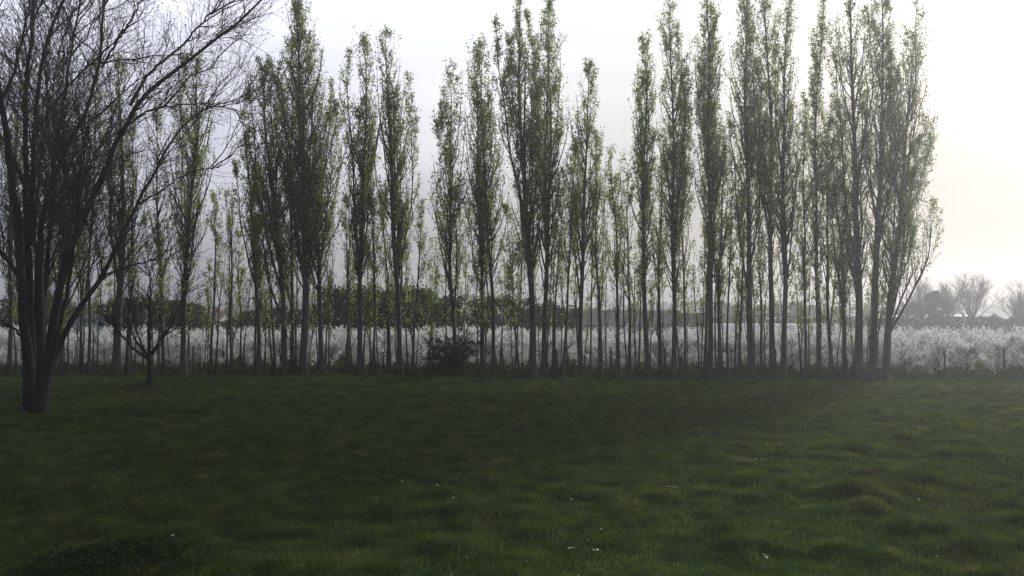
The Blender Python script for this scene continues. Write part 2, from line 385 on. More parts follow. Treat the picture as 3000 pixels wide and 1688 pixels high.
POP = [
 # base px, width, top px, top py, half width, crown base py, extra tops, density, dy, label
 (28, 16, 62, 161, 34, 960, [], .9, .3, "poplar at the photo's left edge, glimpsed through the big bare tree's limbs"),
 (118, 12, 118, 330, 26, 940, [], .8, .8, "slim poplar standing directly behind the big bare tree's trunk"),
 (183, 11, 163, 182, 40, 900, [(196, 300)], 1.0, .4, "leafy poplar just right of the big bare tree's trunk, seen through its limbs"),
 (234, 10, 238, 420, 26, 900, [], .8, .6, "thin poplar, first slender stem in the clearing right of the bare tree's trunk"),
 (260, 11, 269, 182, 38, 890, [], 1.0, .2, "mid-height poplar behind the bare tree's long rising limb, left of the small forked tree"),
 (344, 25, 368, 182, 44, 900, [(338, 330)], 1.1, 0, "thick dark trunked poplar immediately left of the small forked bare tree"),
 (372, 13, 402, 350, 24, 900, [], .8, .5, "narrow poplar squeezed between a thick dark trunk and the small forked tree"),
 (481, 13, 450, 320, 30, 900, [], .9, .3, "lower poplar just right of the small forked tree's trunk"),
 (537, 21, 560, 165, 56, 890, [(512, 145)], 1.25, 0, "full twin-tipped poplar right of the small forked tree, under the bare twig ends"),
 (619, 11, 619, 583, 23, 900, [], .8, .3, "short slim poplar right of the full twin-tipped one, its top below mid-sky"),
 (679, 10, 673, 555, 14, 930, [], .5, 0, "almost leafless thin poplar with bare upright top in the left gap of sky"),
 (705, 8, 706, 690, 18, 930, [], .7, .7, "small sparse poplar beside the almost leafless thin one"),
 (760, 15, 704, 350, 29, 900, [], 1.1, -.2, "slender poplar leaning left, isolated narrow crown left of the tallest clump"),
 (806, 9, 752, 500, 26, 900, [], .8, .4, "low thin poplar under the left flank of the tallest clump"),
 (834, 22, 782, 205, 56, 890, [(748, 262), (815, 190)], 1.25, 0, "stout poplar leaning left that forms the left flank of the tallest clump"),
 (858, 14, 830, 110, 44, 870, [], 1.1, .5, "straight poplar between the stout left-leaning one and the tallest double-tipped one"),
 (889, 26, 858, 4, 68, 860, [(896, 4), (846, 210)], 1.35, -.2, "tallest double-tipped poplar with thick trunk forking low, left third of the row"),
 (944, 18, 926, 185, 58, 880, [(985, 335), (958, 250), (905, 120)], 1.2, .2, "poplar with drooping right shoulder that closes the tallest clump on its right"),
 (1020, 9, 1014, 590, 22, 890, [], .8, .2, "small thin poplar tucked against the left of the spindle-shaped poplar"),
 (1053, 19, 1055, 122, 43, 870, [(1040, 170)], 1.2, 0, "spindle-shaped poplar standing alone in sky right of the tallest clump"),
 (1093, 9, 1096, 455, 21, 890, [], .9, .4, "short poplar between the spindle-shaped one and the one with a side spire"),
 (1143, 10, 1128, 540, 19, 890, [], .8, .5, "thin poplar at the left foot of the one with a side spire"),
 (1172, 20, 1154, 102, 42, 870, [(1212, 225)], 1.25, 0, "tall poplar with a shorter side spire on its right, by the hedge"),
 (1206, 9, 1247, 605, 20, 900, [], .8, .1, "low poplar leaning right in the gap right of the side spire"),
 (1254, 7, 1279, 705, 15, 920, [], .7, .6, "tiny poplar rising just left of the dark leafy shrub"),
 (1335, 15, 1317, 227, 41, 880, [(1300, 330)], 1.2, 0, "medium poplar rising out of the dark leafy shrub"),
 (1411, 15, 1386, 150, 38, 880, [], 1.15, 0, "left one of the close pair of poplars right of the dark leafy shrub"),
 (1445, 14, 1419, 145, 38, 880, [(1452, 270)], 1.15, .3, "right one of the close pair of poplars right of the dark leafy shrub"),
 (1521, 10, 1485, 623, 30, 920, [(1505, 680)], .9, .1, "short bushy poplar leaning left in front of the tall mid-row pair"),
 (1560, 24, 1527, -12, 44, 860, [(1478, 82), (1560, 40)], 1.25, 0, "tall thick poplar leaning left, left half of the tall mid-row pair"),
 (1594, 18, 1632, 12, 42, 870, [(1606, 14)], 1.25, .2, "tall straight poplar, right half of the tall mid-row pair"),
 (1624, 9, 1645, 500, 22, 890, [], .8, .3, "thin poplar close right of the tall mid-row pair"),
 (1650, 11, 1672, 430, 24, 890, [], .8, -.1, "slim poplar, second stem right of the tall mid-row pair"),
 (1703, 17, 1722, 204, 44, 880, [(1695, 420)], 1.1, 0, "pointed poplar with narrow spire in the middle of the white sky"),
 (1729, 7, 1742, 520, 18, 900, [], .7, .3, "very thin poplar at the right foot of the pointed spire poplar"),
 (1762, 12, 1758, 430, 27, 900, [], .85, -.1, "crooked stemmed short poplar on the left side of the wide sky gap"),
 (1813, 13, 1802, 455, 24, 900, [], .9, 0, "short poplar on the right side of the wide sky gap"),
 (1845, 12, 1846, 540, 24, 890, [], .85, .2, "short sparse poplar under the crown of a taller one right of the wide sky gap"),
 (1869, 8, 1872, 620, 15, 900, [], .7, .6, "thread-thin poplar in front of the long low brown roofed shed"),
 (1897, 18, 1873, 122, 38, 870, [], 1.15, 0, "medium height poplar in front of the shed, its trunk leaning left"),
 (1937, 13, 1926, 400, 24, 890, [], .85, .4, "slim poplar between two taller ones at the right part of the shed"),
 (1974, 17, 1963, 14, 41, 870, [(1996, 95)], 1.2, 0, "tall poplar whose tip just touches the photo's top edge, right end of the shed"),
 (2004, 10, 2006, 430, 20, 890, [], .8, .3, "slender poplar right beside the tall one at the shed's right end"),
 (2064, 11, 2058, 70, 30, 880, [], 1.0, .5, "thinner stem of the double poplar first cut off by the photo's top edge"),
 (2079, 18, 2078, -45, 38, 870, [(2106, 20)], 1.15, 0, "thicker stem of the double poplar first cut off by the photo's top edge"),
 (2107, 14, 2133, 415, 25, 900, [], .85, .2, "short poplar leaning right, foot merged with a dark sucker clump"),
 (2133, 9, 2152, 560, 17, 900, [], .75, -.1, "thin forked poplar in front of the white polytunnel's left part"),
 (2165, 10, 2166, 560, 20, 900, [], .75, .2, "thin poplar left of the first of the three tall right-hand trunks"),
 (2201, 21, 2176, -60, 42, 880, [(2200, -10)], 1.1, 0, "first of the three tall trunks in front of the polytunnel, counted from the left"),
 (2231, 10, 2240, 520, 18, 900, [], .75, .5, "thin poplar between the first and second of three tall trunks"),
 (2262, 19, 2246, -85, 40, 880, [], 1.1, 0, "second of the three tall trunks in front of the polytunnel, slightly leaning left"),
 (2297, 18, 2316, -45, 40, 880, [], 1.1, -.1, "third of the three tall trunks in front of the polytunnel"),
 (2361, 10, 2362, 310, 32, 890, [(2345, 420)], .9, .2, "slim poplar with broad low crown left of the thin tall one"),
 (2397, 14, 2388, -20, 26, 890, [], 1.0, 0, "thin tall poplar with a narrow see-through crown reaching the top edge"),
 (2438, 13, 2404, 320, 28, 890, [], .9, .2, "poplar leaning left beside the thin tall see-through one"),
 (2474, 15, 2424, 430, 28, 900, [(2452, 560)], .9, -.1, "strongly left-leaning poplar just left of the three biggest trunks at the row's end"),
 (2514, 27, 2480, -70, 52, 880, [(2532, 30), (2440, 60)], 1.25, 0, "flared big trunk, third poplar from the right end of the row"),
 (2555, 22, 2572, -60, 46, 870, [(2640, -20), (2608, 120)], 1.15, -.1, "straight big trunk, second poplar from the right end of the row"),
 (2594, 25, 2688, 108, 60, 900, [(2722, 350), (2648, 240), (2745, 610), (2738, 500), (2700, 420), (2715, 700)], 1.4, -.2, "last poplar at the right end, broad crown spilling over the open sky"),
]
for i, p in enumerate(POP):
    make_poplar(*p, seed=100 + i, leafy=.12 if p[0] == 679 else 1.0)

# thin suckers between the trunks
SUCK = [20, 96, 140, 170, 196, 222, 246, 280, 318, 330, 410, 430, 470, 508, 526, 588, 640, 668, 745, 770, 795, 822, 848, 872, 925, 960, 1035, 1068, 1128, 1160, 1215, 1262, 1350, 1390, 1428, 1490, 1545, 1605, 1672, 1715, 1748, 1800, 1830, 1885, 1925, 1962, 2020, 2050, 2150, 2190, 2216, 2245, 2310, 2375, 2405, 2430, 2465, 2500, 2545, 2580, 60, 152, 207, 297, 395, 452, 556, 570, 602, 655, 690, 715, 735, 782, 905, 912, 980, 1003, 1082, 1104, 1118, 1190, 1228, 1285, 1300, 1372, 1462, 1477, 1498, 1535, 1580, 1612, 1638, 1690, 1782, 1860, 1911, 1952, 1990, 2036, 2094, 2120, 2180, 2228, 2280, 2333, 2345, 2420, 2455, 2490, 2535, 2572]
for i, px in enumerate(SUCK):
    r = random.Random(500 + i); nb_ = min((p[0] for p in POP), key=lambda q: abs(q - px)); px = nb_ + (px - nb_) * .62
    make_poplar(px, r.uniform(4, 8), px + r.uniform(-26, 26), r.uniform(560, 880), r.uniform(9, 19), 1010, [(px + r.uniform(-30, 30), r.uniform(760, 920))] if r.random() < .5 else [], .55, r.uniform(-.3, 1.0),
                'thin young sucker stem growing between the poplar trunks', 900 + i, name='sapling', cat='sapling', group='suckers between the poplar trunks', leafy=.5)

# ------------------------------------------------------------------ bare trees
def grow(P, rng, n, lmin, lmax, spread, up, k=5, smin=.2, rad=.01, out=None, centre=None):
    """n child shoots on polylines P; returns polylines and radii"""
    ln = np.linalg.norm(P[:, -1] - P[:, 0], axis=1); q = rng.choice(len(P), n, p=ln / ln.sum())
    s0 = rng.uniform(smin, 1, n); st, tg = lerp_poly(P[q], s0)
    pr = unit(np.cross(tg, rng.normal(size=(n, 3))))
    th = rng.normal(spread, .18, n)[:, None]
    d = tg * np.cos(th) + pr * np.sin(th); d[:, 2] += up; d = unit(d)
    L = rng.uniform(lmin, lmax, n) * (1.15 - .5 * s0)
    s = np.linspace(0, 1, k)
    b = st[:, None] + d[:, None] * (L[:, None] * s)[..., None]
    bend = rng.normal(0, .16, (n, 3)); bend[:, 2] += .10
    b += bend[:, None] * (L[:, None] * s ** 2)[..., None]
    b += rng.normal(0, .022, b.shape) * (L[:, None] * np.minimum(s * 2, 1))[..., None]
    return b, rad * (L / lmax)[:, None] ** .6 * (1 - .72 * s)[None]

def big_bare_tree():
    Yd = 25.8; rng = np.random.default_rng(31)
    base = at(108, 1206, Yd); base[2] = float(ground_z(base[0], base[1]))
    root = thing('bare_tree', 'large bare multi-stemmed tree at the left, limbs fanning over the sky', 'bare tree', base)
    # limbs as photo pixel paths with a depth offset at each end and a thickness in pixels
    LIMB = [
     ([(88, 1215), (86, 1100), (78, 1000), (68, 900), (60, 760), (52, 640), (30, 480), (8, 300), (-20, 180), (-60, 20)], 0, -1.5, 56, 16),
     ([(96, 1215), (94, 1080), (92, 960), (84, 800), (76, 600), (74, 420), (78, 220), (98, 20), (110, -160), (120, -330)], .1, 1.2, 44, 8),
     ([(10, 285), (40, 215), (62, 130), (85, 40), (90, -120)], -1.2, -2.2, 14, 5),
     ([(84, 720), (96, 560), (100, 400), (114, 200), (150, 60), (200, -20), (260, -190)], .2, -1.6, 30, 7),
     ([(112, 1215), (118, 1100), (126, 1010), (112, 840), (118, 640), (166, 468), (232, 373), (290, 248), (298, 199), (292, 124), (304, 0), (320, -180)], -.2, 1.0, 44, 6),
     ([(298, 199), (330, 140), (366, 88), (414, 8), (450, -90)], .9, .3, 12, 5),
     ([(122, 1215), (130, 1090), (148, 980), (176, 830), (218, 690), (265, 600), (344, 393), (381, 310), (435, 268), (518, 195), (622, 128), (750, 25), (830, -60)], -.3, -1.8, 46, 6),
     ([(381, 310), (431, 219), (513, 149), (580, 80), (650, 8), (700, -60)], -1.1, .6, 15, 5),
     ([(132, 1150), (150, 1060), (199, 960), (232, 905), (269, 848), (323, 778), (352, 703), (402, 600), (476, 455), (522, 373), (590, 318), (680, 296)], -.1, 1.6, 34, 5),
     ([(269, 848), (316, 800), (380, 780), (455, 760), (540, 700)], .3, 2.3, 12, 4),
     ([(74, 1000), (40, 960), (0, 940), (-60, 930)], 0, -.8, 14, 6),
     ([(62, 820), (20, 760), (-30, 690), (-110, 600)], 0, -1.0, 22, 7),
     ([(232, 373), (300, 330), (380, 250), (450, 210)], .5, 1.8, 11, 4),
     ([(120, 640), (180, 560), (250, 500), (330, 470), (420, 440)], 0, 2.2, 14, 4),
     ([(402, 600), (470, 560), (560, 500), (640, 492)], 1.0, .2, 9, 3),
     ([(344, 393), (420, 330), (500, 310), (600, 300), (690, 320)], -1.0, -2.4, 10, 3),
     ([(100, 400), (160, 300), (230, 220), (330, 130), (370, 60)], -.2, -2.4, 14, 4),
     ([(110, 1215), (114, 1050), (128, 900), (138, 760), (150, 600), (168, 400), (196, 220), (230, 60), (250, -120)], .25, 2.0, 34, 6),
     ([(120, 1215), (136, 1060), (162, 900), (186, 770), (206, 640), (244, 520), (300, 420), (350, 300)], .3, 2.6, 32, 5),
     ([(126, 1190), (150, 1050), (184, 930), (204, 820), (222, 720), (232, 600), (236, 470), (262, 330)], -.3, -2.4, 26, 5),
     ([(104, 1215), (106, 1040), (104, 900), (112, 780), (100, 640), (120, 480), (140, 330), (135, 180)], .3, 2.8, 30, 5),
     ([(80, 560), (20, 420), (-50, 330), (-140, 200)], .2, 1.4, 20, 6),
    ]
    tr = MB(); polys = []
    for path, y0, y1, w0, w1 in LIMB:
        path = np.array(path, float); m = len(path); k = 25
        d = np.concatenate([[0], np.cumsum(np.linalg.norm(np.diff(path, axis=0), axis=1))]); u = np.linspace(0, d[-1], k)
        pp = np.stack([np.interp(u, d, path[:, j]) for j in range(2)], -1)
        for _ in range(3): pp[1:-1] = pp[1:-1] * .5 + (pp[2:] + pp[:-2]) * .25     # ease the corners
        t = u / d[-1]
        P = np.array([at(px, py, Yd + y0 + (y1 - y0) * tt ** 1.3) - base for (px, py), tt in zip(pp, t)])
        P += rng.normal(0, .02, P.shape) * np.minimum(t * 4, 1)[:, None]
        R = (w0 + (w1 - w0) * t ** .7) * .34 * Yd / F
        if path[0, 1] > 1190: R = R * (1 + .25 * np.exp(-np.maximum(P[:, 2], 0) / .4))
        v, f = tubes(P[None], R[None], 10); tr.add(v, f)
        polys.append(P)
    tr.build('trunk', M['dark_bark'], root)
    L0 = np.array([[p[min(int(i), 24)] for i in np.linspace(4, 24, 12)] for p in polys])
    cr = MB()
    b1, r1 = grow(L0, rng, 215, 1.3, 3.6, .66, .18, k=7, smin=.16, rad=.030)
    b2, r2 = grow(b1, rng, 1900, .7, 1.9, .62, .12, k=6, smin=.12, rad=.0135)
    b2b, r2b = grow(L0, rng, 560, .7, 1.9, .8, .15, k=6, smin=.2, rad=.0125)
    B2 = np.concatenate([b2, b2b]); R2 = np.concatenate([r2, r2b])
    b3, r3 = grow(B2, rng, 9000, .25, .85, .6, .10, k=4, smin=.1, rad=.0075)
    b4, r4 = grow(b3, rng, 9500, .12, .35, .6, .15, k=3, smin=.3, rad=.0060)
    for b, r, s in ((b1, r1, 6), (B2, R2, 5), (b3, r3, 3), (b4, r4, 3)):
        v, f = tubes(b, np.maximum(r, .0032), s); cr.add(v, f, 0)
    tips = np.concatenate([b3[:, -1], b4[:, -1], b3[::2, 2]])
    tips = tips + rng.normal(0, .012, tips.shape)
    v, f = leaves(tips, rng.uniform(.03, .07, len(tips)), rng, .55, 1.0); cr.add(v, f, 1)
    cr.build('crown', [M['fine_twig'], M['bud']], root, smooth=False)
big_bare_tree()

def bare_tree(name, label, loc, H, W, r0, seed, n=(14, 90, 420, 1400), fork=.25, tw=.006, group=None, bark='dark_bark', rz=0, up=.3, buds=False):
    rng = np.random.default_rng(seed); root = thing(name, label, 'bare tree', loc, group, rz)
    tr = MB(); zf = H * fork
    k = 8; s = np.linspace(0, 1, k)
    T = np.zeros((1, k, 3)); T[0, :, 2] = -.1 + (zf + .1) * s; T[0, :, 0] = .05 * np.sin(s * 4)
    v, f = tubes(T, (r0 * (1 - .2 * s) * (1 + .5 * np.exp(-s * 6)))[None], 9); tr.add(v, f)
    m = n[0]; a = np.arange(m) * 2.4 + rng.uniform(0, 1, m); s = np.linspace(0, 1, 9)
    lean = rng.uniform(.25, 1, m); tz = (H - zf) * np.sqrt(np.maximum(1 - (lean * .88) ** 2, .12)) * rng.uniform(.8, 1.02, m)
    st = np.zeros((m, 3)); st[:, 2] = zf * rng.uniform(.82, 1.0, m); st[:, 0] = T[0, -1, 0]
    d = np.stack([np.cos(a) * W * lean, np.sin(a) * W * lean], -1)
    L = st[:, None] + np.concatenate([d[:, None] * (s[None, :, None] ** .85), (tz[:, None] * s ** 1.05)[..., None]], -1)
    L += rng.normal(0, .03 * H / 5, L.shape) * np.minimum(s * 2, 1)[None, :, None]
    v, f = tubes(L, (r0 * .52 * (1 - .85 * s))[None] * rng.uniform(.6, 1.05, m)[:, None], 6); tr.add(v, f)
    tr.build('trunk', M[bark], root)
    cr = MB(); sc = H / 5
    b1, r1 = grow(L, rng, n[1], .5 * sc, 1.5 * sc, .6, up * .5, k=6, smin=.25, rad=r0 * .16)
    b2, r2 = grow(b1, rng, n[2], .3 * sc, .9 * sc, .6, .1, k=5, smin=.15, rad=max(tw * 1.5, r0 * .07))
    b3, r3 = grow(b2, rng, n[3], .12 * sc, .45 * sc, .6, .1, k=4, smin=.1, rad=tw)
    for b, r, q in ((b1, r1, 5), (b2, r2, 4), (b3, r3, 3)):
        v, f = tubes(b, np.maximum(r, tw * .5), q); cr.add(v, f, 0)
    if buds:
        t = b3[:, -1]; v, f = leaves(t, rng.uniform(.02, .05, len(t)), rng, .6); cr.add(v, f, 1)
    cr.build('crown', [M[bark], M['bud']], root, smooth=False)
    return root

p = at(437, 1141, 33.1)
bare_tree('bare_tree', 'small bare tree with short forked trunk standing on the grass before the poplars', (p[0], p[1], float(ground_z(p[0], p[1]))), 5.4, 1.85, .125, 44, n=(9, 60, 340, 1500), fork=.22, tw=.0065, buds=True, up=.1)

# ------------------------------------------------------------------ shrub and undergrowth in the row
def clump_leaves(rng, centres, rad, n, size, aspect=.7, flat=1.0):
    q = rng.integers(0, len(centres), n)
    d = unit(rng.normal(size=(n, 3))) * (rng.random(n) ** .45)[:, None]; d[:, 2] *= flat
    return leaves(centres[q] + d * rad[q][:, None], rng.uniform(size * .6, size * 1.3, n), rng, aspect)

def shrub():
    rng = np.random.default_rng(5); p = at(1322, 1106, 38.6); root = thing('shrub', 'dark leafy evergreen shrub with tiered sprays at the foot of the middle poplars', 'shrub', (p[0], p[1], float(ground_z(p[0], p[1]))))
    m = 60; a = rng.uniform(0, 6.28, m); l = rng.uniform(.4, 1.5, m); h = rng.uniform(.4, 2.2, m) * rng.uniform(.75, 1.0, m)
    s = np.linspace(0, 1, 6)
    P = np.zeros((m, 6, 3)); P[:, :, 0] = np.cos(a)[:, None] * l[:, None] * s; P[:, :, 1] = np.sin(a)[:, None] * l[:, None] * s * .8; P[:, :, 2] = h[:, None] * (1 - (1 - s) ** 1.8)
    P += rng.normal(0, .03, P.shape)
    st = MB(); v, f = tubes(P, (.022 * (1 - .8 * s))[None].repeat(m, 0), 5); st.add(v, f)
    st.build('stem', M['twig'], root)
    b, r = grow(P, rng, 520, .25, .65, 1.0, -.05, k=4, smin=.15, rad=.007)
    cr = MB(); v, f = tubes(b, r, 3); cr.add(v, f, 0)
    q = rng.integers(0, len(b), 6000); pts, _ = lerp_poly(b[q], rng.uniform(.1, 1, len(q)))
    pts += rng.normal(0, .035, pts.shape) * np.array([1, 1, .5])
    v, f = leaves(pts, rng.uniform(.06, .12, len(pts)), rng, .55); cr.add(v, f, 1)
    cr.build('foliage', [M['twig'], M['shrub_leaf']], root, smooth=False)
shrub()

def undergrowth():
    rng = np.random.default_rng(8); n = 5200
    px = rng.uniform(-80, 2650, n); dy = rng.normal(.25, .45, n)
    tr = np.array([p[0] for p in POP])
    near = np.abs(px[:, None] - tr[None]).min(1)
    k = (near < rng.exponential(12, n)) & (vnoise(px, px * 0, 60, 31) > .3) & (rng.random(n) < .55 + .45 * (px > 1150)); px, dy = px[k], dy[k]; n = len(px)
    Yd = 40.3 - 3.0 * (px - 600) / 2000 + dy; x = (px - 1500) / F * Yd
    m = 1400; xf = rng.uniform(-31, 31, m); x = np.concatenate([x, xf]); Yd = np.concatenate([Yd, 41.0 - .075 * xf + rng.normal(.15, .3, m)]); n = n + m   # rough growth along the fence
    b = np.stack([x, Yd, ground_z(x, Yd) - .03], -1); h = rng.gamma(2.2, .17, n) * np.where(np.arange(n) < n - m, .85, .65) + .1
    s = np.linspace(0, 1, 5); d = rng.normal(0, .28, (n, 2))
    P = b[:, None] + np.concatenate([d[:, None] * (h[:, None] * s ** 1.5)[..., None], (h[:, None] * s)[..., None]], -1)
    mb = MB(); v, f = tubes(P, (.006 * (1 - .6 * s))[None].repeat(n, 0), 3); mb.add(v, f, 0)
    q = rng.integers(0, n, n * 9); pts, _ = lerp_poly(P[q], rng.uniform(.0, 1, len(q))); pts += rng.normal(0, .06, pts.shape); pts[:, 2] = np.maximum(pts[:, 2], .02)
    v, f = leaves(pts, rng.uniform(.04, .10, len(pts)), rng, .6); mb.add(v, f, 1)
    tag(mb.build('undergrowth', [M['twig'], M['brush']], smooth=False), kind='stuff')
undergrowth()

# ------------------------------------------------------------------ fence behind the row
def fence():
    y_of = lambda x: 40.9 - .075 * x
    o = bpy.data.objects.new('wire_fence', None); C.objects.link(o); o.location = (0, 40.9, 0)
    tag(o, 'post and wire fence running between the poplars and the blossoming orchard', 'fence')
    rng = np.random.default_rng(3); xs = np.arange(-31, 31, 2.55)
    tops = []
    for i, x in enumerate(xs):
        y = y_of(x); z = float(ground_z(x, y)); h = rng.uniform(1.24, 1.38); ln = rng.normal(0, .03, 2)
        s = np.array([0, .5, .94, 1.0]); P = np.stack([x + ln[0] * s, y - 40.9 + ln[1] * s, z - .2 + (h + .2) * s], -1)
        mb = MB(); v, f = tubes(P[None], np.array([[.05, .048, .047, .03]]), 8); mb.add(v, f)
        mb.add(v[-8:], [list(range(8))])
        mb.build('post', M['post'], o); tops.append((x, y - 40.9, z))
    T = np.array(tops); mb = MB()
    for h in (.25, .55, .85, 1.12):
        W = []
        for a, b in zip(T[:-1], T[1:]):
            for u in np.linspace(0, 1, 5)[:-1]:
                W.append(a * (1 - u) + b * u + np.array([0, -.05, h - .03 * math.sin(math.pi * u)]))
        W = np.array(W); v, f = tubes(W[None], np.full((1, len(W)), .0035), 4); mb.add(v, f)
    mb.build('wire', M['wire'], o)
fence()

# ------------------------------------------------------------------ blossoming orchard
def orchard_variant(seed):
    rng = np.random.default_rng(seed); root = thing('orchard_tree', '-', 'fruit tree', (0, 0, 0), 'blossoming orchard trees')
    H = 2.3
    tr = MB(); s = np.linspace(0, 1, 7); T = np.zeros((1, 7, 3)); T[0, :, 2] = -.05 + 1.9 * s; T[0, :, 0] = .05 * np.sin(s * 5 + seed)
    v, f = tubes(T, (.05 * (1 - .7 * s))[None], 7); tr.add(v, f)
    m = 32; z0 = rng.uniform(.1, 1.5, m); a = rng.uniform(0, 6.28, m); l = rng.uniform(.45, 1.05, m); rise = rng.uniform(.25, 1.0, m)
    rise = np.minimum(rise, H - z0 - rng.uniform(0, .25, m)); s = np.linspace(0, 1, 6)
    L = np.zeros((m, 6, 3)); L[:, :, 0] = np.cos(a)[:, None] * l[:, None] * s; L[:, :, 1] = np.sin(a)[:, None] * l[:, None] * s; L[:, :, 2] = z0[:, None] + rise[:, None] * s ** 1.2
    L += rng.normal(0, .02, L.shape)
    v, f = tubes(L, (.018 * (1 - .7 * s))[None].repeat(m, 0), 5); tr.add(v, f)
    tr.build('trunk', M['dark_bark'], root)
    b, r = grow(L, rng, 150, .25, .7, .7, .5, k=5, smin=.15, rad=.007)
    whip = rng.integers(0, m, 9)                                   # upright shoots poking out of the top
    w0 = L[whip, -1]; W = w0[:, None] + np.stack([rng.normal(0, .05, (9, 1)) * s[None, :5], rng.normal(0, .05, (9, 1)) * s[None, :5], rng.uniform(.2, .5, (9, 1)) * s[None, :5]], -1)
    b = np.concatenate([b, W]); r = np.concatenate([r, np.full((9, 5), .005)])
    cr = MB(); v, f = tubes(b, np.maximum(r, .003), 3); cr.add(v, f, 0)
    q = rng.integers(0, len(b), 3600); pts, _ = lerp_poly(b[q], rng.random(len(q))); pts += rng.normal(0, .035, pts.shape)
    q = rng.integers(0, m, 1100); p2, _ = lerp_poly(L[q], rng.uniform(.2, 1, len(q))); p2 += rng.normal(0, .04, p2.shape)
    pts = np.concatenate([pts, p2]); pts = pts[rng.random(len(pts)) < .22 + .78 * np.clip((pts[:, 2] - .1) / 1.1, 0, 1)]
    v, f = leaves(pts, rng.uniform(.04, .09, len(pts)), rng, .95); cr.add(v, f, 1)
    q = rng.integers(0, len(b), 420); pts, _ = lerp_poly(b[q], rng.random(len(q))); pts += rng.normal(0, .05, pts.shape)
    v, f = leaves(pts, rng.uniform(.03, .06, len(pts)), rng, .6); cr.add(v, f, 2)
    cr.build('crown', [M['twig'], M['blossom'], M['young_leaf']], root, smooth=False)
    return root
proto = [orchard_variant(60 + i) for i in range(7)]; used = set()
orng = random.Random(4)
ROWS = [(41.9, 'white blossoming fruit tree in the orchard row nearest the wire fence'),
        (45.4, 'white blossoming fruit tree in the second orchard row behind the fence'),
        (49.0, 'white blossoming fruit tree in the third orchard row behind the fence'),
        (52.8, 'white blossoming fruit tree in the fourth orchard row behind the fence')]
for ri, (yr, lab) in enumerate(ROWS):
    hw = yr * .60 + 2.5; x = -hw
    while x < hw:
        k = orng.randrange(7); y = yr - .075 * x + orng.uniform(-.15, .15); z = float(ground_z(x, y))
        sc = orng.uniform(.81, .94) * (1.04 if x > 14 else 1.0); rz = orng.uniform(0, 6.28)
        if k not in used:
            used.add(k); o = proto[k]; o.location = (x, y, z); o.rotation_euler = (0, 0, rz); o.scale = (sc,) * 3; o['label'] = lab
        else: o = dup(proto[k], (x, y, z), rz, lab, sc)
        o['group'] = lab.replace('white blossoming fruit tree', 'blossoming trees')
        x += orng.uniform(1.1, 1.5)

# ------------------------------------------------------------------ trees and hedges beyond
def leafy_tree(name, label, cat, loc, H, W, mat, seed, n=2600, size=.22, conical=False, zlow=.05, group=None, depth=1.0):
    rng = np.random.default_rng(seed); root = thing(name, label, cat, loc, group)
    tr = MB(); s = np.linspace(0, 1, 6); T = np.zeros((1, 6, 3)); T[0, :, 2] = -.1 + H * .8 * s; T[0, :, 0] = rng.normal(0, .05) * s
    v, f = tubes(T, (max(.06, H * .022) * (1 - .75 * s))[None], 7); tr.add(v, f)
    m = 22; z = H * rng.uniform(max(.15, zlow), .75, m); a = rng.uniform(0, 6.28, m); s = np.linspace(0, 1, 5)
    L = np.zeros((m, 5, 3)); L[:, :, 2] = z[:, None] + H * .2 * s; L[:, :, 0] = np.cos(a)[:, None] * W * .7 * s; L[:, :, 1] = np.sin(a)[:, None] * W * .7 * s * depth
    v, f = tubes(L, (H * .009 * (1 - .7 * s))[None].repeat(m, 0), 4); tr.add(v, f)
    tr.build('trunk', M['dark_bark'], root)
    m = 60; t = rng.uniform(zlow, 1, m); a = rng.uniform(0, 6.28, m)
    w = W * ((1 - t) ** .7 * 1.05 + .08 if conical else np.sqrt(np.clip(1 - ((t - .5) / .56) ** 2, .05, 1)))
    rr = w * np.sqrt(rng.random(m)) * .8
    c = np.stack([np.cos(a) * rr, np.sin(a) * rr * depth, H * t * .95], -1); rad = rng.uniform(.18, .4, m) * min(W, H * .45)
    v, f = clump_leaves(rng, c, rad, n, size, .75, .9); v[:, 2] = np.maximum(v[:, 2], .0)
    MB().add(v, f).build('crown', M[mat], root, smooth=False)
    return root

def world(px, D): return ((px - 1500) / F * D, D, 0.0)
def ht(py, D): return float(at(1500, py, D)[2])

# dark evergreen screen left of centre: one tree each
EV = [(985, 850, 1.3, 'first dark evergreen from the left in the screen behind the orchard'), (1030, 846, 1.3, 'dark evergreen behind the orchard, second from the left end of the screen'),
      (1075, 842, 1.35, 'pointed dark evergreen behind the orchard beside the spindle-shaped poplar'), (1120, 852, 1.3, 'dark evergreen in the middle of the screen behind the orchard'),
      (1165, 856, 1.3, 'dark evergreen hidden behind the poplar with a side spire'), (1210, 846, 1.3, 'dark pointed evergreen rising above the right part of the screen'),
      (1255, 862, 1.3, 'last dark evergreen at the right end of the screen')]
for i, (px, ty, W, lab) in enumerate(EV):
    leafy_tree('evergreen_tree', lab, 'evergreen', world(px, 60 + (i % 3) * .8), ht(ty, 60) * 1.04, W * 1.25, 'evergreen', 200 + i, 6000, .19, False, .02, 'dark evergreens behind the orchard')
leafy_tree('leafy_tree', 'yellow-green young tree in front of the dark evergreen screen', 'tree', world(1190, 57.5), ht(880, 57.5), .55, 'olive_leaf', 230, 900, .13, True, .1)
BR = [(1300, 866, 'left-most brownish hedge tree right of the evergreen screen'), (1360, 866, 'second brownish hedge tree right of the evergreen screen'), (1420, 864, 'third brownish hedge tree, behind the close pair of poplars'),
      (1480, 868, 'brownish hedge tree behind the short bushy poplar'), (1540, 876, 'brownish hedge tree behind the tall mid-row pair'), (1600, 886, 'lower brownish hedge tree just right of the tall mid-row pair'), (1655, 898, 'lowest brownish hedge tree, right end before the shed')]
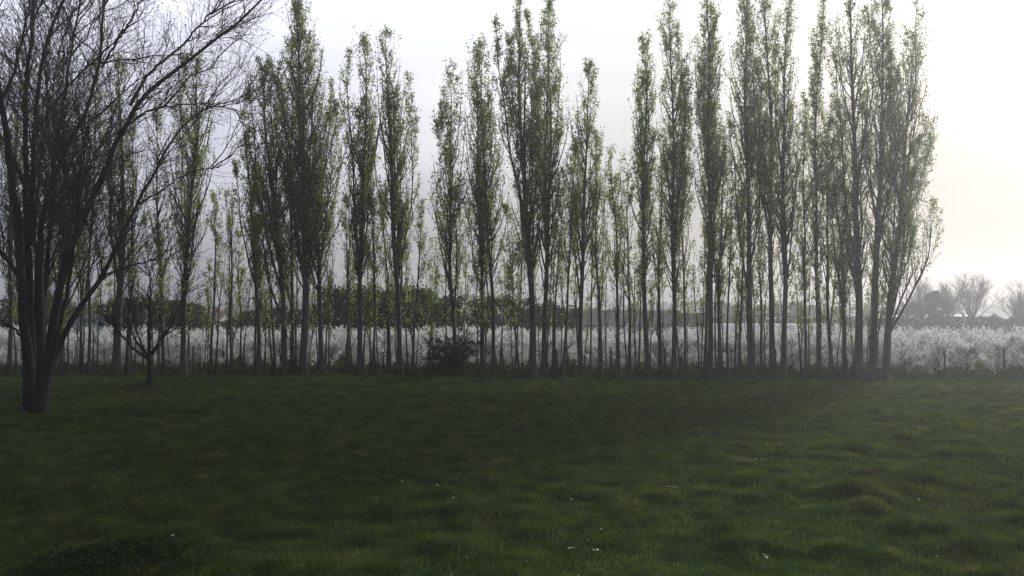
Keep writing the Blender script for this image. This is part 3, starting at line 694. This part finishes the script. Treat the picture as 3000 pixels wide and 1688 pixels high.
for i, (px, ty, lab) in enumerate(BR):
    leafy_tree('hedge_tree', lab, 'hedge tree', world(px, 66 + (i % 2)), ht(ty, 66), 1.75, 'brown_hedge', 240 + i, 4500, .18, False, .03, 'brownish hedge trees beyond the orchard')
LH = [(85, 868, 'dark hedge tree seen between the bare tree trunk and the left edge'), (180, 876, 'dark hedge tree right behind the bare tree trunk'), (375, 874, 'dark hedge tree directly behind the small forked tree trunk'), (560, 888, 'low dark hedge tree beneath the full twin-tipped poplar'), (40, 872, 'dark hedge tree behind the orchard at the left edge'), (130, 862, 'dark hedge tree behind the big bare trunk'), (330, 878, 'dark hedge tree behind the thick dark trunked poplar'), (420, 867, 'dark hedge tree behind the small forked tree'), (500, 875, 'low dark hedge tree right of the small forked tree'),
      (735, 905, 'low brown hedge tree behind the left-leaning slender poplar'), (800, 900, 'low brown hedge tree behind the tallest clump'), (860, 905, 'brown hedge tree directly behind the thick forked trunk'), (925, 895, 'brown hedge tree between the tallest clump and the evergreens')]
for i, (px, ty, lab) in enumerate(LH):
    leafy_tree('hedge_tree', lab, 'hedge tree', world(px, 70 + (i % 2) * 2), ht(ty, 71), 2.1, 'brown_hedge' if i > 8 else 'evergreen', 260 + i, 4000, .2, False, .03, 'hedge trees on the left beyond the orchard')

leafy_tree('leafy_tree', 'small yellow-green bush at the fence in the gap right of the tall mid-row pair', 'bush', (2.75, 39.8, 0.0), .95, .38, 'young_leaf', 370, 700, .09, False, .02)
# far trees on the right
def far_bare(px, D, ty, w_px, seed, lab, group='bare trees on the right horizon'):
    H = ht(ty, D); W = w_px * D / F
    bare_tree('bare_tree', lab, world(px, D), H, W, H * .023, seed, n=(18, 170, 750, 2200), fork=.22, tw=.013, group=group, bark='dark_bark', up=.3)
far_bare(2846, 122, 806, 68, 71, 'round bare tree with clear branches on the right horizon')
far_bare(2776, 124, 842, 38, 72, 'thin bare tree between the dark round tree and the round bare tree')
far_bare(2700, 127, 822, 38, 73, 'bare tree just right of the last poplar, behind the dark round tree')
far_bare(2992, 120, 838, 62, 74, 'bare tree cut off by the right edge of the photo')
leafy_tree('leafy_tree', 'dark round tree on the right horizon between bare trees', 'tree', world(2737, 118), ht(850, 118), 1.75, 'evergreen', 301, 3200, .34, False, .05)
leafy_tree('leafy_tree', 'low olive bush at the foot of the last poplar, on the horizon', 'bush', world(2660, 118), ht(886, 118), 1.9, 'olive_leaf', 302, 1800, .34, False, .02)
OL = [(1740, 902, 'first olive tree from the left on the far hedge line above the shed'), (1800, 905, 'low olive tree on the far hedge line behind the wide sky gap'), (1858, 900, 'olive tree peeping over the middle of the shed roof'),
      (2120, 884, 'grey-green round tree on the far line left of the three tall trunks'), (2165, 892, 'olive tree just left of the first tall trunk'), (2232, 893, 'olive tree between the first and second tall trunks'), (2280, 890, 'yellowish tree behind the third tall trunk'),
      (2335, 886, 'rounded olive tree between the third tall trunk and the slim broad-crowned poplar'), (2385, 896, 'olive tree behind the thin tall poplar'), (2450, 904, 'low olive tree behind the left-leaning poplars'), (2535, 908, 'low grey tree between the two biggest trunks'), (2620, 905, 'low olive tree right of the last poplar trunk')]
for i, (px, ty, lab) in enumerate(OL):
    D = 165 + (i % 3) * 5
    leafy_tree('far_tree', lab, 'tree', world(px, D), ht(ty, D), 2.5, 'olive_leaf', 310 + i, 1700, .42, False, .04, 'far trees on the field edge')

# far hedges: dark bands along the field edges
def hedge(x0, x1, D, h, mat, label, seed, size=.3, thick=1.0, n=None):
    rng = np.random.default_rng(seed); L = x1 - x0; n = n or int(L * 260)
    root = bpy.data.objects.new('hedge', None); C.objects.link(root); root.location = ((x0 + x1) / 2, D, 0); tag(root, label, 'hedge')
    x = rng.uniform(-L / 2, L / 2, n); top = h * (.75 + .4 * vnoise(x, x * 0 + seed, 1.6, seed))
    z = top * rng.random(n) ** .75; y = rng.normal(0, thick * .45, n) * (1.1 - .5 * z / h)
    v, f = leaves(np.stack([x, y, z], -1), rng.uniform(size * .6, size * 1.3, n), rng, .75); v[:, 2] = np.maximum(v[:, 2], 0.0)
    fm = MB().add(v, f, 0)
    m = int(L * 1.5); x = rng.uniform(-L / 2, L / 2, m); s = np.linspace(0, 1, 4)
    P = np.stack([x[:, None] + rng.normal(0, .15, (m, 1)) * s, rng.normal(0, .2, (m, 1)) + 0 * s, (h * .8 * s)[None] + 0 * x[:, None]], -1)
    v, f = tubes(P, np.full((m, 4), .03), 4); fm.add(v, f, 1).build('foliage', [M[mat], M['dark_bark']], root, smooth=False)
hedge(36, 88, 112, 2.4, 'evergreen', 'long dark hedge behind the orchard on the right side', 401, .32)
hedge(18, 47, 128, 2.55, 'brown_hedge', 'brown hedge running behind the lower white polytunnel', 402, .32)
hedge(-48, -12, 78, 2.3, 'brown_hedge', 'brown hedge along the orchard back on the left', 403, .24)

# far wood on the horizon: one mass
def far_wood():
    rng = np.random.default_rng(77); mb = MB(); n = 26000
    x = rng.uniform(-330, 330, n); h = 3.4 + 3.0 * vnoise(x, x * 0, 22, 9) + 1.8 * vnoise(x, x * 0 + 50, 6, 10)
    z = h * rng.random(n) ** .8; y = 330 + rng.normal(0, 4, n)
    v, f = leaves(np.stack([x, y, z], -1), rng.uniform(.7, 1.6, n), rng, .8); v[:, 2] = np.maximum(v[:, 2], 0); mb.add(v, f)
    tag(mb.build('far_wood', M['olive_leaf'], smooth=False), kind='stuff')
far_wood()

# ------------------------------------------------------------------ buildings and polytunnels beyond the orchard
def gable(name, label, cat, x0, x1, D, depth, eave, ridge, wall, roof, extras=None):
    root = thing(name, label, cat, ((x0 + x1) / 2, D, 0)); w = (x1 - x0) / 2; d = depth / 2
    mb = MB()
    mb.add([(-w, -d, 0), (w, -d, 0), (w, -d, eave), (-w, -d, eave)], [(0, 1, 2, 3)]); mb.add([(-w, d, 0), (w, d, 0), (w, d, eave), (-w, d, eave)], [(3, 2, 1, 0)])
    for s in (-w, w): mb.add([(s, -d, 0), (s, d, 0), (s, d, eave), (s, 0, ridge), (s, -d, eave)], [(0, 1, 2, 3, 4)])
    mb.build('wall', M[wall], root, smooth=False)
    rb = MB(); o = .35; sl = (ridge - eave) / d
    for sg in (-1, 1):
        a = [(-w - .3, sg * (d + o), eave - sl * o + .06), (w + .3, sg * (d + o), eave - sl * o + .06), (w + .3, 0, ridge + .06), (-w - .3, 0, ridge + .06)]
        b = [(x, y, z + .12) for x, y, z in a]
        rb.add(a + b, [(0, 1, 2, 3), (7, 6, 5, 4), (0, 4, 5, 1), (1, 5, 6, 2), (2, 6, 7, 3), (3, 7, 4, 0)])
    rf = rb.build('roof', M[roof], root, smooth=False)
    return root, rf, w, d
D = 100; k = D / F
r, rf, w, d = gable('shed', 'long low shed with brown roof and grey wall behind the orchard', 'shed', (1662 - 1500) * k, (1985 - 1500) * k, D, 7, 1.55, 3.05, 'grey_wall', 'brown_roof')
for x in (-4.5, -1.2, 2.2, 5.0):
    MB().add(*box(x, x + 1.1, -d - .05, -d - .003, .6, 1.25)).build('window', M['dark_glass'], r, smooth=False)
D = 96; k = D / F
gable('shed', 'small brown gabled hut at the right end of the long low shed', 'hut', (1996 - 1500) * k, (2058 - 1500) * k, D, 3, 1.7, 2.75, 'brown_roof', 'brown_roof')
D = 92; k = D / F
r, rf, w, d = gable('house', 'low house with reddish tiled roof and pale gable behind the left poplars', 'house', (575 - 1500) * k, (662 - 1500) * k, D, 6, 1.9, 2.95, 'pale_wall', 'red_roof')
MB().add(*box(.6, 1.05, -.25, .25, 2.7, 3.5)).build('chimney', M['red_roof'], rf, smooth=False)
for x in (-1.1, .5):
    MB().add(*box(x, x + .7, -d - .05, -d - .003, .9, 1.8)).build('window', M['dark_glass'], r, smooth=False)
D = 64; k = D / F
r, rf, w, d = gable('shed', 'blue painted shed behind the orchard right of the big bare trunk', 'shed', (222 - 1500) * k, (284 - 1500) * k, D, 2.4, 1.9, 2.35, 'blue_paint', 'blue_paint')
MB().add(*box(-.38, -.12, -d - .06, -d - .003, .2, 2.1)).build('door_panel', M['rust'], r, smooth=False)

def polytunnel(label, px0, px1, D, h, width, dark_end=True):
    k = D / F; x0, x1 = (px0 - 1500) * k, (px1 - 1500) * k; L = x1 - x0
    root = thing('polytunnel', label, 'polytunnel', ((x0 + x1) / 2, D, 0), 'white polytunnels in the fields')
    n = 14; a = np.linspace(0, math.pi, n); ns = max(8, int(L / 2)); xs = np.linspace(-L / 2, L / 2, ns)
    V = np.stack([np.repeat(xs, n), np.tile(-np.cos(a) * width / 2, ns), np.tile(np.sin(a) ** .7 * h, ns) - .02 * np.repeat((np.arange(ns) % 2), n)], -1)
    i = np.arange(ns * n).reshape(ns, n)
    MB().add(V, np.stack([i[:-1, :-1], i[1:, :-1], i[1:, 1:], i[:-1, 1:]], -1).reshape(-1, 4)).build('cover', M['film'], root)
    hp = MB(); xs2 = np.arange(-L / 2, L / 2 + .1, 4.0)
    P = np.stack([xs2[:, None] + 0 * a, -np.cos(a)[None] * (width / 2 + .02) + 0 * xs2[:, None], np.sin(a)[None] ** .7 * (h + .02) + 0 * xs2[:, None]], -1)
    v, f = tubes(P, np.full(P.shape[:2], .03), 5); hp.add(v, f); hp.build('hoop', M['wire'], root)
    for s in (-1, 1):
        MB().add(np.stack([np.full(n, s * (L / 2 - .05)), -np.cos(a) * width / 2 * .99, np.sin(a) ** .7 * h * .99], -1), [list(range(n))]).build('end_wall', M['film'], root, smooth=False)
polytunnel('long low white polytunnel just above the blossom behind the three tall trunks', 2005, 2425, 108, ht(948, 108), 4.2)
polytunnel('farther white polytunnel whose thin bright line passes behind the right-hand trunks', 2150, 2420, 142, ht(930, 142), 5)
polytunnel('white polytunnel right of the last poplar, under the bare trees', 2590, 2845, 135, ht(923, 135), 5)
polytunnel('low white polytunnel behind the left poplars, just above the blossom', 640, 790, 88, ht(963, 88), 3.5)
polytunnel('thin distant white polytunnel behind the slender left-leaning poplar', 690, 860, 96, ht(939, 96), 4)
D = 140; k = D / F
gable('glasshouse', 'pale roofed glasshouse at the right edge beyond the orchard', 'glasshouse', (2918 - 1500) * k, (2962 - 1500) * k, D, 5, 1.8, ht(921, D) , 'pale_wall', 'grey_wall')
leafy_tree('leafy_tree', 'dark bush beside the pale roofed glasshouse at the right edge', 'bush', world(2984, 136), ht(908, 136), 1.6, 'evergreen', 350, 1800, .3, False, .02)

# ------------------------------------------------------------------ small things on the grass
def on_ground(px, py):
    th = EYE * F / (py - 915); x = (px - 1500) / F * th
    return np.array((x, th, float(ground_z(x, th))))

PET = [(285, 1452), (562, 1254), (995, 1264), (1108, 1299), (1180, 1431), (1282, 1432), (1435, 1459), (1512, 1330), (1672, 1468), (1840, 1320), (2078, 1320), (2210, 1345), (2232, 1346), (2600, 1382),
       (2685, 1466), (1722, 1582), (1736, 1606), (1747, 1606), (1545, 1643), (1692, 1674), (2236, 1616), (2053, 1645), (1760, 1558), (2735, 1612), (1368, 1652), (1345, 1650), (515, 1573), (2032, 1437), (1938, 1448), (1330, 1478)]
def scrap(seed):
    rng = np.random.default_rng(seed); n = 9; a = np.arange(n) / n * 6.283; rr = rng.uniform(.018, .034, n)
    v = np.stack([np.cos(a) * rr, np.sin(a) * rr * .6, .008 * np.sin(a * 2 + seed) + .006], -1); v = np.concatenate([v, [(0, 0, .016)]])
    v2 = v - np.array([0, 0, .004]); F1 = [(i, (i + 1) % n, n) for i in range(n)]; F2 = [((i + 1) % n + n + 1, i + n + 1, 2 * n + 1) for i in range(n)]
    side = [(i, i + n + 1, (i + 1) % n + n + 1) for i in range(n)] + [(i, (i + 1) % n + n + 1, (i + 1) % n) for i in range(n)]
    return MB().add(np.concatenate([v, v2]), F1 + F2 + side).build('petal', M['petal'])
ps = [scrap(i) for i in range(4)]
for i, (px, py) in enumerate(PET):
    p = on_ground(px, py); o = ps[i] if i < 4 else ps[i % 4].copy()
    if i >= 4: C.objects.link(o)
    o.location = p + np.array((0, 0, .055)); o.rotation_euler = (.35, .1 * (i % 5 - 2), i * 1.7); o.scale = (.72 + .25 * (i % 3 - 1),) * 3
    tag(o, 'small white petal scrap lying on the grass', 'petal', 'white petal scraps scattered over the grass')
def stick(pts, r, label):
    p0 = on_ground(*pts[0]); P = np.array([on_ground(*q) for q in pts]) - p0; P[:, 2] += .085
    k = 9; u = np.linspace(0, len(P) - 1, k); Q = np.stack([np.interp(u, range(len(P)), P[:, j]) for j in range(3)], -1)
    Q[1:-1] = Q[1:-1] * .5 + (Q[2:] + Q[:-2]) * .25
    v, f = tubes(Q[None], (r * (1 - .5 * np.linspace(0, 1, k)))[None], 6)
    tag(MB().add(v, f).build('stick', M['stick'], loc=p0), label, 'stick', 'pale sticks on the grass')
stick([(1948, 1433), (1962, 1436), (1972, 1440), (1984, 1442)], .011, 'pale bent stick lying on the grass right of centre')
stick([(1662, 1612), (1674, 1607), (1684, 1606)], .007, 'short pale curved stick lying in the near grass')
stick([(2228, 1612), (2238, 1616), (2246, 1622)], .007, 'short pale stick in the near grass on the right')

# weed patch in the foreground
def weeds():
    rng = np.random.default_rng(19); p = on_ground(345, 1655); root = thing('weed_patch', 'low dark leafy weed patch in the grass at the bottom left corner', 'weeds', p)
    n = 2600; x, y = rng.normal(0, .55, n), rng.normal(0, .42, n); z = ground_z(x + p[0], y + p[1]) - p[2]
    h = np.exp(-(x / .9) ** 2 - (y / .7) ** 2) * .16 * (.5 + vnoise(x, y, .2, 21)) + .05
    v, f = leaves(np.stack([x, y, z + h * rng.random(n) ** .5 + .02], -1), rng.uniform(.03, .07, n), rng, .6)
    wm = MB().add(v, f, 0)
    m = 160; q = rng.integers(0, n, m); s = np.linspace(0, 1, 4); b = np.stack([x[q], y[q], z[q] - .02], -1)
    P = b[:, None] + np.stack([rng.normal(0, .03, (m, 1)) * s, rng.normal(0, .03, (m, 1)) * s, (h[q] * .9 + .02)[:, None] * s], -1)
    v, f = tubes(P, np.full((m, 4), .003), 3); wm.add(v, f, 1).build('foliage', [M['weed'], M['young_leaf']], root, smooth=False)
weeds()

# ------------------------------------------------------------------ haze
def haze():
    m, nt, out = new_mat('haze')
    v = nt.nodes.new('ShaderNodeVolumePrincipled')
    v.inputs['Color'].default_value = (0.95, 0.955, 0.965, 1); v.inputs['Density'].default_value = HAZE
    v.inputs['Anisotropy'].default_value = 0.62
    nt.links.new(v.outputs[0], out.inputs['Volume'])
    o = MB().add(*box(-412, 412, -80, 412, -1.3, 24)).build('haze', m, smooth=False); tag(o, kind='stuff')
HAZE = 0.00125
haze()

# ------------------------------------------------------------------ sky, sun, camera
def world_sky():
    w = bpy.data.worlds.new('World'); bpy.context.scene.world = w; w.use_nodes = True; nt = w.node_tree
    for n in list(nt.nodes): nt.nodes.remove(n)
    out = nt.nodes.new('ShaderNodeOutputWorld')
    sky = nt.nodes.new('ShaderNodeTexSky'); sky.sky_type = 'NISHITA'; sky.sun_disc = False
    sky.sun_elevation = SUN_EL; sky.sun_rotation = SUN_AZ; sky.dust_density = 4; sky.air_density = 1.2
    b1 = nt.nodes.new('ShaderNodeBackground'); b1.inputs[1].default_value = 0.05; nt.links.new(sky.outputs[0], b1.inputs[0])
    # thin overcast: brighter round the veiled sun and higher up, soft cloud structure
    g = nt.nodes.new('ShaderNodeTexCoord'); nm = N(nt, 'ShaderNodeVectorMath', operation='NORMALIZE'); nt.links.new(g.outputs['Generated'], nm.inputs[0])
    dt = N(nt, 'ShaderNodeVectorMath', operation='DOT_PRODUCT'); nt.links.new(nm.outputs[0], dt.inputs[0]); dt.inputs[1].default_value = SUN_DIR
    ac = N(nt, 'ShaderNodeMath', operation='ARCCOSINE'); nt.links.new(dt.outputs['Value'], ac.inputs[0])
    an = N(nt, 'ShaderNodeMath', operation='DIVIDE'); nt.links.new(ac.outputs[0], an.inputs[0]); an.inputs[1].default_value = math.pi
    D_ = lambda a: a / 180
    g1 = (0.86, 0.90, 1.06); 
    S = [(0, (1.0, .99, .97), 1.5), (8, (1.0, .996, .99), .80), (16, (1, .996, .992), .47), (26, (.985, .985, .99), .50), (38, (.95, .965, 1.0), .60), (52, (.90, .92, 1.05), .60), (70, (.89, .915, 1.08), .64), (110, (.90, .93, 1.07), .18), (180, (.90, .93, 1.07), .12)]
    col = ramp(nt, an.outputs[0], [(D_(a), tuple(c * v * .36 for c in cc)) for a, cc, v in S])
    sp = nt.nodes.new('ShaderNodeSeparateXYZ'); nt.links.new(nm.outputs[0], sp.inputs[0])
    el = N(nt, 'ShaderNodeMapRange'); el.inputs[1].default_value = 0.0; el.interpolation_type = 'SMOOTHSTEP'; el.inputs[1].default_value = -.02; el.inputs[2].default_value = 0.33; el.inputs[3].default_value = .40; el.inputs[4].default_value = 2.0
    nt.links.new(sp.outputs[2], el.inputs[0])
    zn = N(nt, 'ShaderNodeMapRange'); zn.inputs[1].default_value = 0.42; zn.inputs[2].default_value = 0.85; zn.inputs[3].default_value = 1; zn.inputs[4].default_value = .3
    nt.links.new(sp.outputs[2], zn.inputs[0])
    mp = nt.nodes.new('ShaderNodeMapping'); mp.inputs['Scale'].default_value = (1.2, 1.2, 4.5); nt.links.new(nm.outputs[0], mp.inputs[0])
    nz = N(nt, 'ShaderNodeTexNoise'); nz.inputs['Scale'].default_value = 1.7; nz.inputs['Detail'].default_value = 5; nz.inputs['Roughness'].default_value = .45
    nt.links.new(mp.outputs[0], nz.inputs['Vector'])
    cl = N(nt, 'ShaderNodeMapRange'); cl.inputs[1].default_value = .3; cl.inputs[2].default_value = .7; cl.inputs[3].default_value = .82; cl.inputs[4].default_value = 1.16
    nt.links.new(nz.outputs['Fac'], cl.inputs[0])
    m1 = N(nt, 'ShaderNodeMath', operation='MULTIPLY'); nt.links.new(el.outputs[0], m1.inputs[0]); nt.links.new(cl.outputs[0], m1.inputs[1])
    m2 = N(nt, 'ShaderNodeMath', operation='MULTIPLY'); nt.links.new(m1.outputs[0], m2.inputs[0]); nt.links.new(zn.outputs[0], m2.inputs[1])
    b2 = nt.nodes.new('ShaderNodeBackground'); nt.links.new(col, b2.inputs[0]); nt.links.new(m2.outputs[0], b2.inputs[1])
    mx = nt.nodes.new('ShaderNodeMixShader'); mx.inputs[0].default_value = .95
    nt.links.new(b1.outputs[0], mx.inputs[1]); nt.links.new(b2.outputs[0], mx.inputs[2]); nt.links.new(mx.outputs[0], out.inputs[0])
world_sky()
sl = bpy.data.lights.new('sun', 'SUN'); sl.energy = 1.5; sl.angle = math.radians(11); sl.color = (1, .985, .965)
so = bpy.data.objects.new('sun', sl); C.objects.link(so); so.rotation_euler = (-SUN_DIR).to_track_quat('-Z', 'Y').to_euler()

cam = bpy.data.cameras.new('camera'); co = bpy.data.objects.new('camera', cam); C.objects.link(co)
cam.sensor_width = 36; cam.lens = 36 * F / 3000; cam.clip_end = 3000; cam.clip_start = .05
co.location = (0, 0, EYE); co.rotation_euler = (math.pi / 2 + PITCH, 0, 0)
sc = bpy.context.scene; sc.camera = co
sc.view_settings.view_transform = 'Standard'; sc.view_settings.look = 'None'; sc.view_settings.gamma = 1
sc.view_settings.exposure = 1.4
sc.render.engine = 'CYCLES'
sc.cycles.max_bounces = 6; sc.cycles.diffuse_bounces = 2; sc.cycles.transmission_bounces = 3; sc.cycles.volume_bounces = 0; sc.cycles.glossy_bounces = 2
sc.cycles.use_denoising = True
sc.render.film_transparent = False
